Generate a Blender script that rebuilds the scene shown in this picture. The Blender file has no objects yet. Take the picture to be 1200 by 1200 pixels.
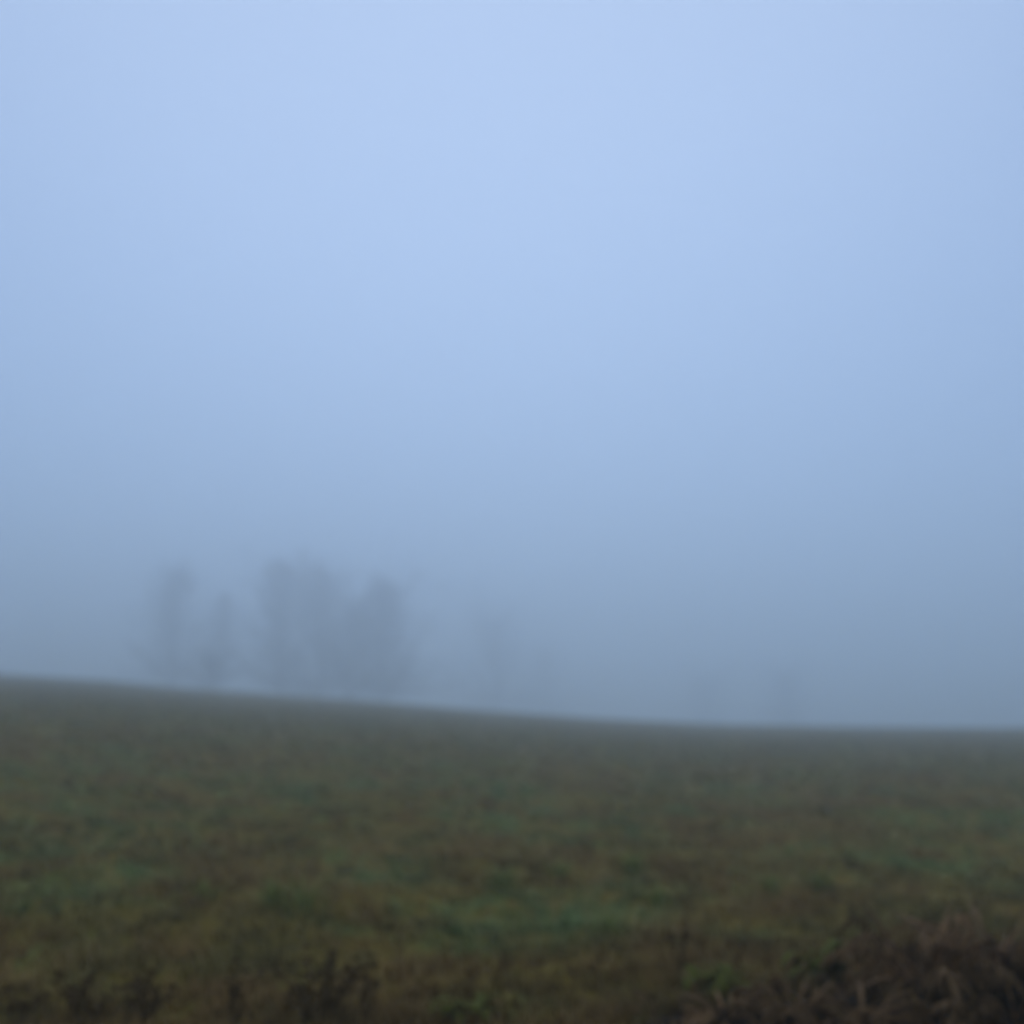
import bpy, math, random
import numpy as np

C = bpy.context.scene
COL = C.collection
R = math.radians

# ---------------------------------------------------------------- camera
EYE = 1.65
FPX = 1230.0                      # focal length in pixels of the 1200 px frame
PITCH = math.atan(280 / FPX)
cam_d = bpy.data.cameras.new('camera')
cam = bpy.data.objects.new('camera', cam_d)
COL.objects.link(cam)
cam.location = (0, 0, EYE)
cam.rotation_euler = (R(90) + PITCH, 0, 0)
cam_d.sensor_width = 36
cam_d.lens = 36 * FPX / 1200
cam_d.clip_start = 0.05
cam_d.clip_end = 3000
cam_d.dof.use_dof = True          # hand-held phone that focused on the near air: everything is soft
cam_d.dof.focus_distance = 1.8
cam_d.dof.aperture_fstop = 1.55
C.camera = cam

# ---------------------------------------------------------------- sky, sun, exposure
SUN_EL, SUN_ROT = 58.5, -2.0
w = bpy.data.worlds.new('World')
C.world = w
w.use_nodes = True
nt = w.node_tree
sky = nt.nodes.new('ShaderNodeTexSky')
sky.sky_type = 'NISHITA'
sky.sun_disc = False
sky.sun_elevation = R(SUN_EL)
sky.sun_rotation = R(SUN_ROT)
sky.air_density = 0.6
sky.dust_density = 0.05
sky.ozone_density = 1.2
bg = nt.nodes['Background']
nt.links.new(sky.outputs[0], bg.inputs['Color'])
bg.inputs['Strength'].default_value = 0.15
sd = bpy.data.lights.new('sun', 'SUN')
sd.energy = 1.15
sd.angle = R(74)
sd.color = (1.0, 0.99, 0.97)
sun = bpy.data.objects.new('sun', sd)
COL.objects.link(sun)
sun.location = (0, 0, 60)
# sun_rotation turns clockwise from +Y seen from above
sun.rotation_euler = (R(90 - SUN_EL), 0, math.pi - R(SUN_ROT))
C.view_settings.view_transform = 'Standard'
C.view_settings.look = 'None'
C.view_settings.gamma = 1
C.view_settings.use_curve_mapping = False
C.view_settings.exposure = 0.13
C.render.engine = 'CYCLES'
C.cycles.volume_bounces = 6
C.cycles.max_bounces = 10
C.cycles.diffuse_bounces = 3
C.cycles.use_denoising = True

HAZE_DENSITY = 0.0076
HAZE_COLOR = (0.86, 0.942, 1.0)
HAZE_G = 0.75

# ---------------------------------------------------------------- helpers
rng = np.random.default_rng(7)
rnd = random.Random(11)


def vnoise(x, y, seed=0):
    """smooth value noise in 0..1 on arrays"""
    xi = np.floor(x).astype(np.int64); yi = np.floor(y).astype(np.int64)
    fx = x - xi; fy = y - yi
    fx = fx * fx * (3 - 2 * fx); fy = fy * fy * (3 - 2 * fy)
    def h(a, b):
        n = (a * 374761393 + b * 668265263 + seed * 1274126177) & 0xffffffff
        n = ((n ^ (n >> 13)) * 1274126177) & 0xffffffff
        return ((n ^ (n >> 16)) & 0xffff) / 65535.0
    a = h(xi, yi); b = h(xi + 1, yi); c = h(xi, yi + 1); d = h(xi + 1, yi + 1)
    return (a * (1 - fx) + b * fx) * (1 - fy) + (c * (1 - fx) + d * fx) * fy


YC = 190.0
CREST_PX = [-300, 0, 120, 200, 340, 440, 560, 700, 850, 1000, 1200, 1500]
CREST_PY = [772, 790, 797, 805, 815, 822, 832, 842, 849, 851.5, 853, 854]


def ray(px, py):
    u = (px - 600) / FPX; v = (600 - py) / FPX
    f = math.cos(PITCH) - v * math.sin(PITCH)
    z = math.sin(PITCH) + v * math.cos(PITCH)
    return u / f, z / f               # sideways and upward run per metre of depth


CREST_W = [ray(a, b)[0] for a, b in zip(CREST_PX, CREST_PY)]
CREST_S = [ray(a, b)[1] for a, b in zip(CREST_PX, CREST_PY)]


def ground_base(x, y):
    """the rolling field: rises to a brow about 60 m off, higher on the left"""
    x = np.asarray(x, float); y = np.asarray(y, float)
    s = np.interp(x / np.maximum(y, 25.0), CREST_W, CREST_S)
    yy = np.clip(y, 0, None)
    k = 2 * EYE / YC
    h1 = (s + k) * yy - 0.5 * k * yy * yy / YC
    yb = 1.5 * YC
    hb = (s + k) * yb - 0.5 * k * yb * yb / YC
    sl = s + k - k * yb / YC
    far = np.clip(yy - yb, 0, None)
    h2 = hb + sl * np.minimum(far, 80.0)
    return np.where(yy < yb, h1, h2)


def bank(x, y):
    g = lambda cx, cy, rx, ry, a: a * np.exp(-(((x - cx) / rx) ** 2 + ((y - cy) / ry) ** 2))
    return g(2.95, 5.7, 1.0, .8, .44) + g(1.6, 5.2, .75, .5, .16) + g(.85, 5.2, .6, .45, .10)


def ground_z(x, y):
    x = np.asarray(x, float); y = np.asarray(y, float)
    h = ground_base(x, y)
    h = h + bank(x, y)                # low bank with a tangle of dead growth on the near right
    # tussocky relief
    amp = np.clip((y + 30) / 40, 0, 1)
    h = h + amp * (0.10 * (vnoise(x / 1.7, y / 1.7, 1) - .5) + 0.09 * (vnoise(x / .55, y / .55, 2) - .5)
                   + 0.04 * (vnoise(x / .2, y / .2, 3) - .5))
    return h


def gz(x, y):
    return float(ground_z(np.array([x]), np.array([y]))[0])


def on_ground(px, py):
    """the point of the field seen at that place of the frame"""
    a, b = ray(px, py)
    Y = np.arange(3.0, 60.0, 0.02)
    below = ground_z(a * Y, Y) >= EYE + b * Y
    i = int(np.argmax(below)) if below.any() else len(Y) - 1
    y = float(Y[i]); return a * y, y, gz(a * y, y)


def tag(o, label=None, cat=None, group=None, kind=None):
    if label: o['label'] = label
    if cat: o['category'] = cat
    if group: o['group'] = group
    if kind: o['kind'] = kind
    return o


def empty(name, loc, rz=0.0):
    o = bpy.data.objects.new(name, None)
    o.empty_display_size = 0.2
    COL.objects.link(o)
    o.location = loc; o.rotation_euler = (0, 0, rz)
    return o


def link_mesh(name, me, parent=None, loc=(0, 0, 0), rot=(0, 0, 0), scale=1.0):
    o = bpy.data.objects.new(name, me)
    COL.objects.link(o)
    if parent: o.parent = parent
    o.location = loc; o.rotation_euler = rot
    o.scale = (scale,) * 3
    return o


def np_mesh(name, verts, faces_flat, sizes, mat, colors=None, smooth=True):
    me = bpy.data.meshes.new(name)
    verts = np.asarray(verts, np.float32)
    faces_flat = np.asarray(faces_flat, np.int32); sizes = np.asarray(sizes, np.int32)
    me.vertices.add(len(verts)); me.vertices.foreach_set('co', verts.ravel())
    me.loops.add(len(faces_flat)); me.loops.foreach_set('vertex_index', faces_flat)
    me.polygons.add(len(sizes))
    st = np.zeros(len(sizes), np.int32); st[1:] = np.cumsum(sizes)[:-1]
    me.polygons.foreach_set('loop_start', st)
    try: me.polygons.foreach_set('loop_total', sizes)
    except Exception: pass
    me.polygons.foreach_set('use_smooth', np.full(len(sizes), smooth))
    if colors is not None:
        ca = me.color_attributes.new('tint', 'FLOAT_COLOR', 'POINT')
        c4 = np.ones((len(verts), 4), np.float32); c4[:, :3] = colors
        ca.data.foreach_set('color', c4.ravel())
    me.update(calc_edges=True); me.validate()
    me.materials.append(mat)
    return me


class MB:
    def __init__(s): s.v = []; s.f = []
    def tube(s, pts, radii, n=5):
        pts = [np.array(p, float) for p in pts]
        b0 = len(s.v)
        for i, p in enumerate(pts):
            d = pts[min(i + 1, len(pts) - 1)] - pts[max(i - 1, 0)]
            d /= (np.linalg.norm(d) + 1e-9)
            a = np.cross(d, (0, 0, 1.0) if abs(d[2]) < .9 else (1.0, 0, 0)); a /= np.linalg.norm(a)
            b = np.cross(d, a)
            for k in range(n):
                t = 2 * math.pi * k / n
                s.v.append(p + radii[i] * (a * math.cos(t) + b * math.sin(t)))
        for i in range(len(pts) - 1):
            for k in range(n):
                k2 = (k + 1) % n
                s.f.append((b0 + i * n + k, b0 + i * n + k2, b0 + (i + 1) * n + k2, b0 + (i + 1) * n + k))
        s.f.append(tuple(b0 + (len(pts) - 1) * n + k for k in range(n)))
        s.f.append(tuple(b0 + k for k in reversed(range(n))))
    def blade(s, pts, widths, side):
        """a ribbon leaf along pts"""
        b0 = len(s.v); side = np.array(side, float)
        for p, wd in zip(pts, widths):
            p = np.array(p, float)
            s.v.append(p - side * wd / 2); s.v.append(p + side * wd / 2)
        for i in range(len(pts) - 1):
            s.f.append((b0 + 2 * i, b0 + 2 * i + 1, b0 + 2 * i + 3, b0 + 2 * i + 2))
    def mesh(s, name, mat):
        me = bpy.data.meshes.new(name)
        me.from_pydata([tuple(map(float, v)) for v in s.v], [], s.f)
        me.polygons.foreach_set('use_smooth', [True] * len(me.polygons))
        me.materials.append(mat); me.update()
        return me


# ---------------------------------------------------------------- materials
def new_mat(name, rough=0.9):
    m = bpy.data.materials.new(name); m.use_nodes = True
    b = m.node_tree.nodes['Principled BSDF']
    b.inputs['Roughness'].default_value = rough
    b.inputs['Specular IOR Level'].default_value = 0.04
    return m, m.node_tree, b


def mat_mottled(name, c1, c2, scale=30.0, rough=0.9, per_object=0.35):
    m, t, b = new_mat(name, rough)
    tc = t.nodes.new('ShaderNodeTexCoord')
    n = t.nodes.new('ShaderNodeTexNoise'); n.inputs['Scale'].default_value = scale; n.inputs['Detail'].default_value = 5
    t.links.new(tc.outputs['Object'], n.inputs['Vector'])
    mx = t.nodes.new('ShaderNodeMix'); mx.data_type = 'RGBA'
    mx.inputs[6].default_value = (*c1, 1); mx.inputs[7].default_value = (*c2, 1)
    oi = t.nodes.new('ShaderNodeObjectInfo')
    ad = t.nodes.new('ShaderNodeMath'); ad.operation = 'MULTIPLY_ADD'
    t.links.new(oi.outputs['Random'], ad.inputs[0]); ad.inputs[1].default_value = per_object; ad.inputs[2].default_value = -per_object / 2
    a2 = t.nodes.new('ShaderNodeMath'); a2.operation = 'ADD'; a2.use_clamp = True
    t.links.new(n.outputs['Fac'], a2.inputs[0]); t.links.new(ad.outputs[0], a2.inputs[1])
    t.links.new(a2.outputs[0], mx.inputs[0])
    t.links.new(mx.outputs[2], b.inputs['Base Color'])
    return m


def mat_ground():
    m, t, b = new_mat('field_soil_and_turf', 0.95)
    tc = t.nodes.new('ShaderNodeTexCoord')
    def noise(sc, det, dist=0.0):
        n = t.nodes.new('ShaderNodeTexNoise'); n.inputs['Scale'].default_value = sc; n.inputs['Detail'].default_value = det
        n.inputs['Distortion'].default_value = dist
        t.links.new(tc.outputs['Object'], n.inputs['Vector']); return n
    def ramp(fac, a, b_):
        r = t.nodes.new('ShaderNodeMapRange'); r.inputs[1].default_value = a; r.inputs[2].default_value = b_
        t.links.new(fac, r.inputs[0]); return r.outputs[0]
    def mix(f, a, b_):
        x = t.nodes.new('ShaderNodeMix'); x.data_type = 'RGBA'
        t.links.new(f, x.inputs[0])
        for i, c in ((6, a), (7, b_)):
            if isinstance(c, tuple): x.inputs[i].default_value = (*c, 1)
            else: t.links.new(c, x.inputs[i])
        return x.outputs[2]
    n1, n2, n3 = noise(0.45, 6, .4), noise(1.3, 6, .6), noise(7.0, 8)
    c = mix(ramp(n1.outputs[0], .35, .65), SOIL, OLIVE)
    c = mix(ramp(n2.outputs[0], .52, .68), c, GREEN)
    c = mix(ramp(n3.outputs[0], .50, .72), c, DARK)
    at = t.nodes.new('ShaderNodeAttribute'); at.attribute_name = 'tint'
    c = mix(at.outputs['Fac'], c, EARTH)
    t.links.new(c, b.inputs['Base Color'])
    bp = t.nodes.new('ShaderNodeBump'); bp.inputs['Strength'].default_value = .6; bp.inputs['Distance'].default_value = .06
    t.links.new(n3.outputs[0], bp.inputs['Height']); t.links.new(bp.outputs[0], b.inputs['Normal'])
    return m


def mat_tint():
    m, t, b = new_mat('grass_blades', 0.8)
    a = t.nodes.new('ShaderNodeAttribute'); a.attribute_name = 'tint'
    t.links.new(a.outputs['Color'], b.inputs['Base Color'])
    return m


SOIL = (0.185, 0.115, 0.021)
OLIVE = (0.180, 0.135, 0.020)
GREEN = (0.130, 0.155, 0.036)
EARTH = (0.026, 0.015, 0.007)
DARK = (0.050, 0.031, 0.007)
M_GROUND = mat_ground()
M_GRASS = mat_tint()
M_BRACKEN = mat_mottled('dead_bracken', (0.036, 0.019, 0.007), (0.36, 0.20, 0.085), 9, .85, .6)
M_STALK = mat_mottled('dry_stalk', (0.085, 0.050, 0.016), (0.22, 0.13, 0.048), 20)
M_LEAF = mat_mottled('weed_leaf', (0.060, 0.060, 0.008), (0.13, 0.13, 0.022), 14)
M_TUFT = mat_mottled('tuft_blade', (0.185, 0.200, 0.045), (0.30, 0.315, 0.085), 12)
M_BARK = mat_mottled('bark', (0.028, 0.024, 0.020), (0.065, 0.055, 0.045), 6)
M_TWIG = mat_mottled('twigs', (0.030, 0.026, 0.022), (0.055, 0.046, 0.040), 3)

# ---------------------------------------------------------------- ground
def axis(edges):
    out = []
    for a, b, st in edges: out += list(np.arange(a, b, st))
    return np.array(out + [edges[-1][1]])


ys = axis([(-60, -6, 6), (-6, 3, .6), (3, 9, .05), (9, 16, .1), (16, 30, .25), (30, 60, .5), (60, 200, 1.3), (200, 280, 5), (280, 700, 20)])
us = np.concatenate([np.linspace(-1, -.12, 20)[:-1], np.linspace(-.12, .12, 361), np.linspace(.12, 1, 20)[1:]])
HALF = 420.0
gx = np.empty((len(ys), len(us))); gy = np.empty_like(gx)
for i, y in enumerate(ys):
    inner = min(max(.62 * max(y, 0) + 1.5, 4.0), 380)
    gx[i] = np.interp(us, [-1, -.12, .12, 1], [-HALF, -inner, inner, HALF]); gy[i] = y
gzv = ground_z(gx, gy)
nv, nu = gx.shape
idx = np.arange(nv * nu).reshape(nv, nu)
quads = np.stack([idx[:-1, :-1], idx[:-1, 1:], idx[1:, 1:], idx[1:, :-1]], -1).reshape(-1, 4)
bare = np.clip((bank(gx, gy) + .05 * (vnoise(gx / .3, gy / .3, 8) - .5) - .045) / .07, 0, 1)   # raw earth on the bank
me = np_mesh('ground', np.stack([gx, gy, gzv], -1).reshape(-1, 3), quads.ravel(), np.full(len(quads), 4), M_GROUND,
             np.repeat(bare.reshape(-1, 1), 3, 1))
ground = link_mesh('ground', me); tag(ground, 'dim rolling field of rough turf rising to a brow on the left', kind='structure')

# ---------------------------------------------------------------- grass
def grass_mesh(n_tufts, per, y0, y1):
    Y = y0 * (y1 / y0) ** rng.random(n_tufts)
    W = (rng.random(n_tufts) - .5) * 1.16
    X = W * Y
    green = vnoise(X / 1.5 + 9, Y / 1.5, 21) * .6 + vnoise(X / .5, Y / .5, 22) * .4
    dry = vnoise(X / 1.1, Y / 1.1 + 5, 23) * .6 + vnoise(X / .35, Y / .35, 24) * .4
    keep = rng.random(n_tufts) < .35 + .65 * vnoise(X / .8, Y / .8, 25)
    keep &= rng.random(n_tufts) > np.clip((bank(X, Y) - .04) / .06, 0, .93)
    X, Y, green, dry = X[keep], Y[keep], green[keep], dry[keep]
    n = len(X)
    big = np.clip(Y / 16, .8, 2.4)
    X = np.repeat(X, per); Y = np.repeat(Y, per); green = np.repeat(green, per); dry = np.repeat(dry, per); big = np.repeat(big, per)
    N = len(X)
    r = np.abs(rng.normal(0, .06, N)) * big; a = rng.random(N) * 2 * math.pi
    X = X + r * np.cos(a); Y = Y + r * np.sin(a)
    Z = ground_z(X, Y) - .01
    L = (.06 + .13 * rng.random(N)) * (0.7 + .3 * big)
    wd = (.004 + .005 * rng.random(N)) * big * 1.3
    lean = .25 + .9 * rng.random(N)
    da = a + rng.normal(0, .6, N)
    dx, dy = np.cos(da), np.sin(da)
    sx, sy = -dy, dx
    P = np.empty((N, 5, 3), np.float32)
    for j, (t, ww) in enumerate(((0, 1.0), (0, -1.0), (.55, .8), (.55, -.8), (1.0, 0))):
        out = lean * L * t * t
        up = L * t * (1 - .35 * lean * t)
        P[:, j, 0] = X + dx * out + sx * ww * wd / 2
        P[:, j, 1] = Y + dy * out + sy * ww * wd / 2
        P[:, j, 2] = Z + up
    straw = np.array([.365, .220, .072]); olive = np.array([.208, .154, .046]); grn = np.array([.190, .232, .080]); brown = np.array([.200, .098, .032])
    nearness = np.clip((8.8 - Y) / 3.2, 0, 1)          # the verge by the camera is deader
    g = np.clip((green - .44 - .16 * nearness) * 5, 0, 1)[:, None]
    d = np.clip((dry - .47 + .26 * nearness) * 5, 0, 1)[:, None]
    fade = np.clip((40 - Y) / 24, .35, 1)[:, None]     # far patch colours are evened out, standing in for haze
    g = .3 + (g - .3) * fade; d = .35 + (d - .35) * fade
    c = olive * (1 - g) + grn * g
    c = c * (1 - d * .8) + (straw * .45 + brown * .55) * d * .8
    c = c * (0.6 + .8 * rng.random((N, 1)))
    con = np.clip((30 - Y) / 20, .1, 1)  # painted haze: tone contrast drops with distance
    c = c * ((1 - con * .5) + con * 1.0 * vnoise(X / .8, Y / .8, 31) * .6 + 1.0 * vnoise(X / .3, Y / .3, 32) * .4)[:, None]  # shading of hollows put into the blade colour as random dark patches
    c = c * (1.12 - .30 * nearness[:, None])
    cols = np.repeat(c, 5, 0)
    base = (np.arange(N) * 5)[:, None]
    loops = np.concatenate([base + np.array([[0, 1, 3, 2]]), base + np.array([[2, 3, 4]])], 1).ravel()
    sizes = np.tile([4, 3], N)
    return np_mesh('field_grass', P.reshape(-1, 3), loops, sizes, M_GRASS, cols)


go = link_mesh('field_grass', grass_mesh(36000, 13, 3.6, 150.0))
tag(go, 'short rough mixed green and withered grass over the whole field', 'grass', kind='stuff')

# ---------------------------------------------------------------- trees
def make_tree(px, Y, top_py, width_px, seed, label, cat='tree', group=None, name='bare_tree', lo=.02, limbs=100, twig=.12):
    q = random.Random(seed)
    a, b = ray(px, top_py)
    x = a * Y; z0 = float(ground_base(np.array([x]), np.array([Y]))[0]) - .1
    H = EYE + b * Y - z0
    Rw = width_px / 2 / FPX * Y
    root = empty(name, (x, Y, z0), q.uniform(0, 6.28))
    tr, lm, cr = MB(), MB(), MB()
    # wandering trunk
    n = 10; pts = []; ox = oy = 0
    for i in range(n + 1):
        t = i / n
        pts.append((ox, oy, H * .96 * t)); ox += q.gauss(0, H * .006); oy += q.gauss(0, H * .006)
    r0 = .016 * H
    tr.tube(pts, [r0 * (1 - .93 * (i / n)) ** .8 + (.35 * r0 if i == 0 else 0) for i in range(n + 1)], 8)
    def tp(t):
        f = min(t / .96 * n if t < .96 else n, n - 1e-4); i = int(f); f -= i
        return np.array(pts[i]) * (1 - f) + np.array(pts[i + 1]) * f
    for k in range(limbs):
        t = lo + (1 - lo) * ((k + q.random()) / limbs) ** 1.3
        prof = min(1.0, (1.02 - t) / .6) ** .75 * (.9 + .1 * min(1, t / .3)) * (.8 + .35 * math.sin(9 * t + seed * 2.3) ** 2)
        L = Rw * prof * q.uniform(.35, 1.3) * 1.7 + .2
        az = q.uniform(0, 6.28); el = R(q.uniform(-12 + 60 * min(1, t / .35), 30 + 36 * min(1, t / .3)))
        d = np.array([math.cos(az) * math.cos(el), math.sin(az) * math.cos(el), math.sin(el)])
        p0 = tp(t * .94); bend = np.array([0, 0, q.uniform(.0, .35)])
        lp = [p0 + d * L * s + bend * L * s * s for s in (0, .35, .7, 1)]
        lr = .25 * r0 * (1 - .75 * t) + .015
        lm.tube(lp, [lr, lr * .7, lr * .45, lr * .2], 4)
        for j in range(9):
            s = q.uniform(.15, 1.0); base = p0 + d * L * s + bend * L * s * s
            dd = d + np.array([q.gauss(0, .6), q.gauss(0, .6), q.gauss(.25, .4)]); dd /= np.linalg.norm(dd)
            l2 = L * q.uniform(.22, .5) + .2
            side = np.cross(dd, (q.gauss(0, 1), q.gauss(0, 1), q.gauss(0, 1))); side /= np.linalg.norm(side)
            cr.blade([base, base + dd * l2], [.03 + .01 * q.random(), .012], side)
            for m in range(7):
                s3 = q.uniform(.2, 1); b3 = base + dd * l2 * s3
                d3 = dd + np.array([q.gauss(0, .7), q.gauss(0, .7), q.gauss(.1, .6)]); d3 /= np.linalg.norm(d3)
                l3 = q.uniform(.7, 2.0) * min(1, H / 22)
                side = np.cross(d3, (q.gauss(0, 1), q.gauss(0, 1), q.gauss(0, 1))); side /= np.linalg.norm(side)
                cr.blade([b3, b3 + d3 * l3], [twig, twig * .4], side)
    link_mesh('trunk', tr.mesh('trunk', M_BARK), root)
    link_mesh('limbs', lm.mesh('limbs', M_BARK), root)
    link_mesh('crown', cr.mesh('crown', M_TWIG), root)
    return tag(root, label, cat, group)


GT = 'bare trees standing in the fog behind the brow'
make_tree(208, 278, 672, 84, 1, 'tall bare tree in fog, leftmost of all the trees on the brow', group=GT)
make_tree(261, 305, 692, 44, 2, 'slender bare tree in fog, second from the left, right of the leftmost tree', group=GT, limbs=70)
make_tree(336, 272, 661, 92, 3, 'tallest tree in the fog, at the left edge of the dense group', group=GT, limbs=115, twig=.14)
make_tree(380, 276, 668, 86, 4, 'bare narrow tree in fog, second in the dense group, right of the tallest tree', group=GT, limbs=105, twig=.14)
make_tree(416, 280, 714, 90, 5, 'shorter tree in fog filling the dip between the two tall trees of the dense group', group=GT, limbs=100, twig=.14)
make_tree(454, 268, 687, 90, 6, 'broad bare tree in fog, the right-hand end of the dense group', group=GT, limbs=120, twig=.15)
make_tree(583, 375, 732, 105, 7, 'faint lone tree in fog just right of the dense tree group', group=GT)
make_tree(640, 470, 768, 60, 10, 'very faint low tree in fog, right of the faint lone tree', group=GT)
make_tree(828, 480, 800, 60, 8, 'barely visible low rounded tree in fog right of the middle of the horizon', group=GT)
make_tree(918, 430, 794, 48, 9, 'barely visible tree in fog, furthest right along the horizon', group=GT)
make_tree(246, 235, 778, 56, 12, 'low faint bush on the brow between the two leftmost trees', 'bush', None, 'bush', lo=.02, limbs=50)

# ---------------------------------------------------------------- dead bracken on the near bank
def frond_mesh(seed):
    """an arching withered frond: midrib with thin curled leaflets, about 0.7 m long, grows along +X"""
    q = random.Random(seed); m = MB()
    L = .7; rise = q.uniform(.55, .95); drop = q.uniform(.45, 1.0)
    def P(t): return np.array([L * (t * .7), .06 * math.sin(3 * t + seed), rise * t - drop * t * t * .85])
    m.tube([P(t) for t in (0, .25, .5, .75, 1)], [.008, .007, .005, .004, .002], 4)
    for i in range(16):
        t = .2 + .78 * i / 15
        for sgn in (-1, 1):
            l = .13 * (1.15 - t) * q.uniform(.5, 1.3) + .02
            p = P(t); dv = np.array([.5, sgn * q.uniform(.1, .6), -q.uniform(.2, 1.3)]); dv /= np.linalg.norm(dv)
            side = np.cross(dv, (q.gauss(0, .7), q.gauss(0, .7), 1)); side /= np.linalg.norm(side)
            m.blade([p, p + dv * l * .5, p + dv * l + np.array([0, 0, -.3 * l])], [.008, .017, .004], side)
    return m.mesh('frond', M_BRACKEN)


def bare_stem_mesh(seed):
    """a leafless arching stem"""
    q = random.Random(seed + 50); m = MB()
    rise = q.uniform(.7, 1.0); drop = q.uniform(.3, 1.0); c = q.uniform(-.1, .1)
    m.tube([(.55 * t, c * t * t, rise * t - drop * t * t) for t in (0, .2, .4, .6, .8, 1)], [.011, .010, .009, .008, .006, .003], 5)
    return m.mesh('stem', M_PALE)


def blade_mesh(seed):
    """a broad flattened dead leaf blade, bent over at the tip"""
    q = random.Random(seed + 90); m = MB()
    rise = q.uniform(.7, 1.1); drop = q.uniform(.25, .75); c = q.uniform(-.12, .12)
    pts = [(.5 * t, c * t * t, rise * t - drop * t * t) for t in (0, .2, .4, .6, .8, 1)]
    for o_ in (-.012, .012):
        m.blade([(p[0], p[1] + o_, p[2] + abs(o_) * .6) for p in pts], [.014, .022, .024, .020, .013, .003], (.1, 1, .35 if o_ > 0 else -.35))
    return m.mesh('blade', M_PALE)


M_PALE = mat_mottled('pale_dead_stem', (0.085, 0.046, 0.018), (0.40, 0.225, 0.105), 8, .85, .5)
FRONDS = [frond_mesh(i) for i in range(7)]
BLADES = [blade_mesh(i) for i in range(6)]
BARE = [bare_stem_mesh(i) for i in range(5)]


def bracken(px, py, n, size, seed, label):
    q = random.Random(seed)
    x, y, z = on_ground(px, py)
    root = empty('dead_bracken_clump', (x, y, z))
    for k in range(int(n * 1.35)):
        az = 2 * math.pi * (k / 1.35 + q.random()) / n
        r = .16 * size * q.random()
        link_mesh('frond', q.choice(FRONDS), root, (r * math.cos(az), r * math.sin(az), -.03),
                  (q.gauss(0, .35), q.uniform(-.15, .7), az), size * q.uniform(.5, .95))
    for k in range(n // 2):
        az = q.uniform(0, 6.28); r = .15 * size * q.random()
        link_mesh('stem', q.choice(BARE), root, (r * math.cos(az), r * math.sin(az), -.03),
                  (q.gauss(0, .4), q.uniform(-.1, .8), az), size * q.uniform(.35, .65))
    for k in range(n):
        az = q.uniform(0, 6.28); r = .2 * size * q.random()
        link_mesh('blade', q.choice(BLADES), root, (r * math.cos(az), r * math.sin(az), -.03),
                  (q.gauss(0, .4), q.uniform(-.2, .8), az), size * q.uniform(.3, .65))
    return tag(root, label, 'dead bracken', 'dead bracken clumps on the near bank')


for args in [
    (1085, 1145, 26, 1.05, 1, 'largest brown bracken clump, a dark hollow heap on the bank at the right'),
    (1165, 1125, 22, 1.0, 2, 'brown bracken clump reaching highest at the right edge of the view'),
    (1185, 1196, 16, .70, 3, 'withered bracken clump with pale arching fronds in the bottom right corner'),
    (1105, 1198, 16, .60, 4, 'withered bracken at the bottom edge below the largest brown clump'),
    (1010, 1192, 16, .60, 5, 'dark bracken clump at the bottom edge right below the leafy green weed'),
    (925, 1182, 18, .60, 6, 'dark brown bracken clump at the bottom edge, left of the leafy green weed'),
    (850, 1186, 18, .56, 7, 'low dark bracken clump at the bottom edge, between weed stalks and leafy weed'),
    (775, 1190, 16, .50, 8, 'low dark bracken clump at the bottom edge below the twin weed stalks'),
    (700, 1194, 14, .42, 10, 'low dark bracken tuft at the bottom edge, left end of the long brown bank'),
    (965, 1199, 14, .50, 11, 'low matted bracken at the bottom edge directly below the leafy green weed'),
    (592, 1198, 13, .45, 9, 'small dark bracken clump alone at the bottom edge near the middle'),
]:
    bracken(*args)

# ---------------------------------------------------------------- dead weeds
def seed_head_mesh():
    m = MB(); q = random.Random(5)
    for i in range(26):
        d = np.array([q.gauss(0, 1), q.gauss(0, 1), abs(q.gauss(.6, .6))]); d /= np.linalg.norm(d)
        side = np.cross(d, (q.gauss(0, 1), q.gauss(0, 1), q.gauss(0, 1))); side /= np.linalg.norm(side)
        m.blade([np.zeros(3), d * .022, d * .04], [.006, .012, .003], side)
    return m.mesh('seed_head', M_STALK)


def dry_leaf_mesh():
    m = MB()
    m.blade([(0, 0, 0), (.05, 0, .02), (.10, 0, -.01), (.14, 0, -.07)], [.006, .018, .014, .003], (0, 1, 0))
    return m.mesh('leaf', M_STALK)


HEAD, DRYLEAF = seed_head_mesh(), dry_leaf_mesh()


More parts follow.
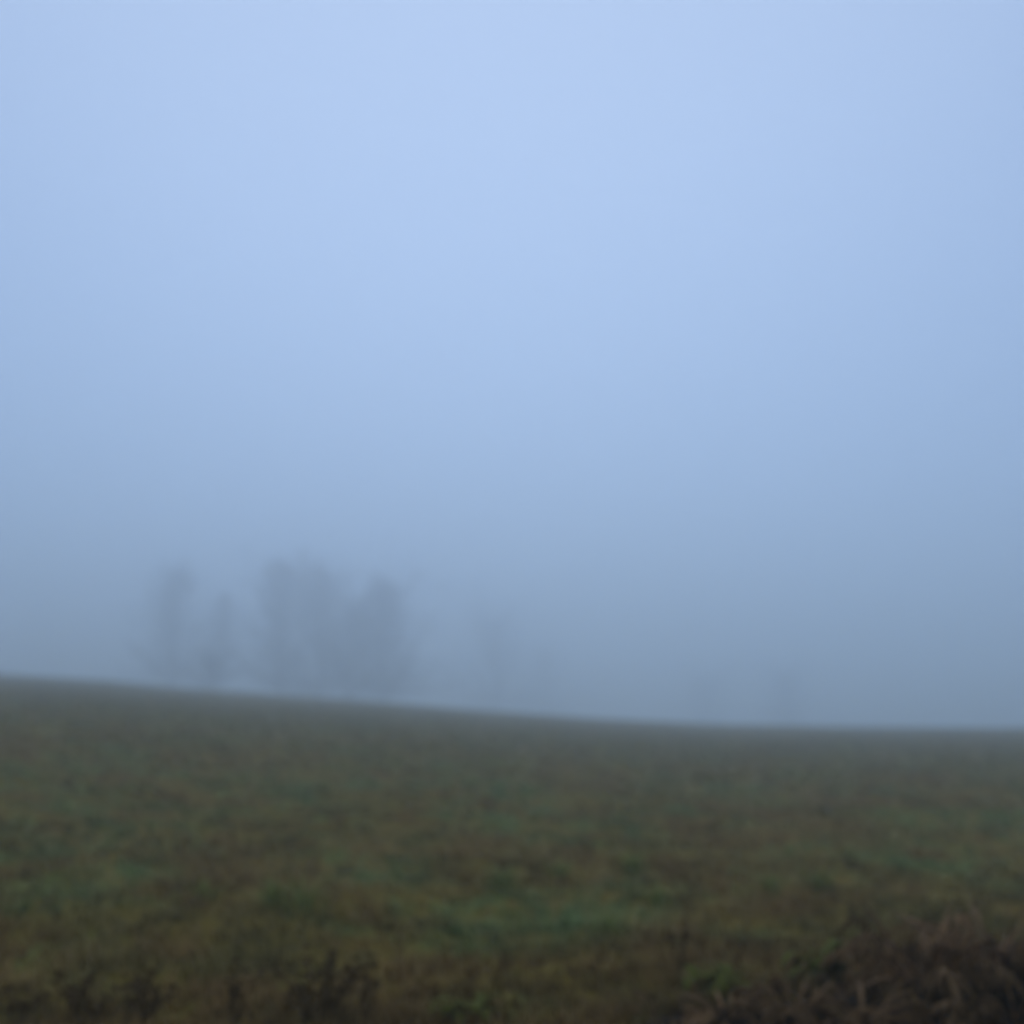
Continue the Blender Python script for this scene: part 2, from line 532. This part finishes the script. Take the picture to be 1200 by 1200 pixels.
def weed(px, py, h, stems, seed, label, spread=.06):
    q = random.Random(seed)
    x, y, z = on_ground(px, py)
    root = empty('dead_weed', (x, y, z))
    stems = stems * 2 - 1; spread = spread / 1.7
    for k in range(stems):
        m = MB(); hh = h * q.uniform(.4, .95)
        off = (k - (stems - 1) / 2) * spread
        lean = np.array([off * 1.2 + q.gauss(0, .04), q.gauss(0, .05), 0])
        P = lambda t: np.array([off * .4, q_y, -.03]) + lean * t * t + np.array([0, 0, hh * t])
        q_y = q.gauss(0, .02)
        m.tube([P(t) for t in (0, .33, .66, 1)], [.008, .0075, .006, .004], 5)
        tips = [P(1)]
        for j in range(3):
            t = q.uniform(.5, .9); a = q.uniform(0, 6.28); l = hh * q.uniform(.12, .25)
            e = P(t) + np.array([math.cos(a) * l * .6, math.sin(a) * l * .6, l])
            m.tube([P(t), (P(t) + e) / 2 + np.array([0, 0, -.01]), e], [.003, .0025, .002], 4); tips.append(e)
        so = link_mesh('stem', m.mesh('stem', M_STALK), root)
        for tp_ in tips:
            link_mesh('seed_head', HEAD, so, tuple(tp_), (0, 0, q.uniform(0, 6)), q.uniform(.35, .65))
        for j in range(5):
            t = q.uniform(.1, .75)
            link_mesh('leaf', DRYLEAF, so, tuple(P(t)), (0, q.uniform(.3, 1.3), q.uniform(0, 6.28)), q.uniform(.4, .8))
    return tag(root, label, 'dead weed', 'dead weed stalks along the verge')


for args in [
    (797, 1150, .60, 2, 1, 'tall upright dead weed stalks close together standing above the grass right of the middle', .09),
    (95, 1196, .26, 6, 2, 'bushy brown weed stalks at the bottom edge, leftmost of the dark ones', .035),
    (165, 1198, .30, 6, 3, 'dark weed stalks leaning together at the bottom edge, second from the left', .03),
    (272, 1198, .34, 3, 4, 'thin dead weed stalks between the two dark stalk groups at lower left', .03),
    (378, 1196, .38, 9, 5, 'broad spray of many dead weed stalks left of the middle at the bottom', .032),
    (430, 1199, .36, 2, 6, 'thin dead weed stalks just right of the broad spray of stalks', .03),
    (20, 1199, .22, 4, 7, 'short dead weed stalks in the bottom left corner', .04),
    (1118, 1092, .24, 5, 8, 'thin faint dead stalks rising behind the bracken bank at the right', .08),
    (1010, 1080, .14, 3, 9, 'short dead stalks in the grass left of the bracken bank'),
]:
    weed(*args)

# ---------------------------------------------------------------- leafy weed and green tufts
def green_leaf_mesh():
    m = MB()
    m.blade([(0, 0, 0), (.04, 0, .025), (.09, 0, .03), (.14, 0, .005), (.17, 0, -.03)], [.012, .05, .06, .035, .004], (0, 1, 0))
    return m.mesh('leaf', M_LEAF)


GLEAF = green_leaf_mesh()


def leafy(px, py, n, size, seed, label):
    q = random.Random(seed)
    x, y, z = on_ground(px, py)
    root = empty('leafy_weed', (x, y, z))
    for k in range(n):
        m = MB(); az = q.uniform(0, 6.28); l = size * q.uniform(.5, 1)
        d = np.array([math.cos(az) * .5, math.sin(az) * .5, 1]); d /= np.linalg.norm(d)
        m.tube([(0, 0, -.03), d * l * .5, d * l], [.006, .005, .003], 4)
        so = link_mesh('stem', m.mesh('stem', M_LEAF), root, (q.gauss(0, .05), q.gauss(0, .04), 0))
        for j in range(6):
            t = .25 + .75 * j / 5
            link_mesh('leaf', GLEAF, so, tuple(d * l * t), (0, q.uniform(-.5, .4), j * 2.4 + q.random()), q.uniform(.7, 1.15))
    return tag(root, label, 'green weed', None)


leafy(972, 1158, 9, .26, 1, 'dark green leafy weed beside the brown bracken on the bank')
leafy(842, 1166, 5, .14, 2, 'small low leafy green weed in front of the twin weed stalks')
leafy(545, 1199, 4, .10, 3, 'low green weed at the bottom edge left of the small lone bracken clump')


def tuft_mesh(seed):
    q = random.Random(seed); m = MB()
    for i in range(60):
        a = q.uniform(0, 6.28); r = abs(q.gauss(0, .07)); l = q.uniform(.12, .26)
        b = np.array([r * math.cos(a), r * math.sin(a), -.02]); d = np.array([math.cos(a), math.sin(a), 0])
        le = q.uniform(.2, .9)
        m.blade([b, b + d * le * l * .25 + np.array([0, 0, l * .5]), b + d * le * l + np.array([0, 0, l * .8])],
                [.010, .009, .002], (-math.sin(a), math.cos(a), 0))
    return m.mesh('grass_tuft', M_TUFT)


TUFTS = [tuft_mesh(i) for i in range(3)]
for i, (px, py, sc, label) in enumerate([
    (352, 1070, 1.5, 'brightest wide green grass tuft in the field left of the middle'),
    (318, 1062, 1.1, 'green grass tuft touching the left side of the brightest wide tuft'),
    (240, 1058, 1.0, 'small green grass tuft left of the brightest wide tuft'),
    (590, 1042, 1.1, 'green grass tuft in the middle of the field'),
    (655, 1030, 1.0, 'small green grass tuft just right of the middle tuft'),
    (742, 1026, 1.3, 'green grass tuft behind the twin weed stalks, furthest of the tufts'),
    (712, 1100, 1.0, 'low green grass tuft in front and left of the twin weed stalks'),
    (772, 1064, 1.0, 'green grass tuft touching the left side of the twin weed stalks'),
    (905, 1050, 1.2, 'green grass tuft right of the twin weed stalks'),
    (960, 1044, 1.2, 'green grass tuft behind the leafy weed, rightmost of the tufts'),
]):
    x, y, z = on_ground(px, py)
    o = link_mesh('grass_tuft', TUFTS[i % 3], None, (x, y, z), (0, 0, i * 1.7), sc)
    tag(o, label, 'grass tuft', 'bright green grass tufts in the field')

# ---------------------------------------------------------------- haze
zmin = float(gzv.min()) - 1.0
zmax = float(gzv.max()) + 1
FOG_OVER_TREES = 16.0
for o in COL.objects:
    if o.name.startswith('bare_tree'):
        for ch in o.children:
            zmax = max(zmax, o.location.z + max(c[2] for c in ch.bound_box) + FOG_OVER_TREES)
x0, x1, y0, y1 = -HALF - 5, HALF + 5, -65, 705
vs = [(x, y, z) for z in (zmin, zmax) for y in (y0, y1) for x in (x0, x1)]
fs = [(0, 2, 3, 1), (4, 5, 7, 6), (0, 1, 5, 4), (2, 6, 7, 3), (0, 4, 6, 2), (1, 3, 7, 5)]
hm = bpy.data.meshes.new('haze'); hm.from_pydata(vs, [], fs); hm.update()
mh = bpy.data.materials.new('fog'); mh.use_nodes = True
t = mh.node_tree; t.nodes.clear()
out = t.nodes.new('ShaderNodeOutputMaterial'); pv = t.nodes.new('ShaderNodeVolumePrincipled')
pv.inputs['Color'].default_value = (*HAZE_COLOR, 1)
pv.inputs['Density'].default_value = HAZE_DENSITY
pv.inputs['Anisotropy'].default_value = HAZE_G
t.links.new(pv.outputs[0], out.inputs['Volume'])
hm.materials.append(mh)
haze = link_mesh('haze', hm); tag(haze, 'pale even fog lying over the whole field', 'haze', kind='stuff')
print('haze', zmin, zmax)
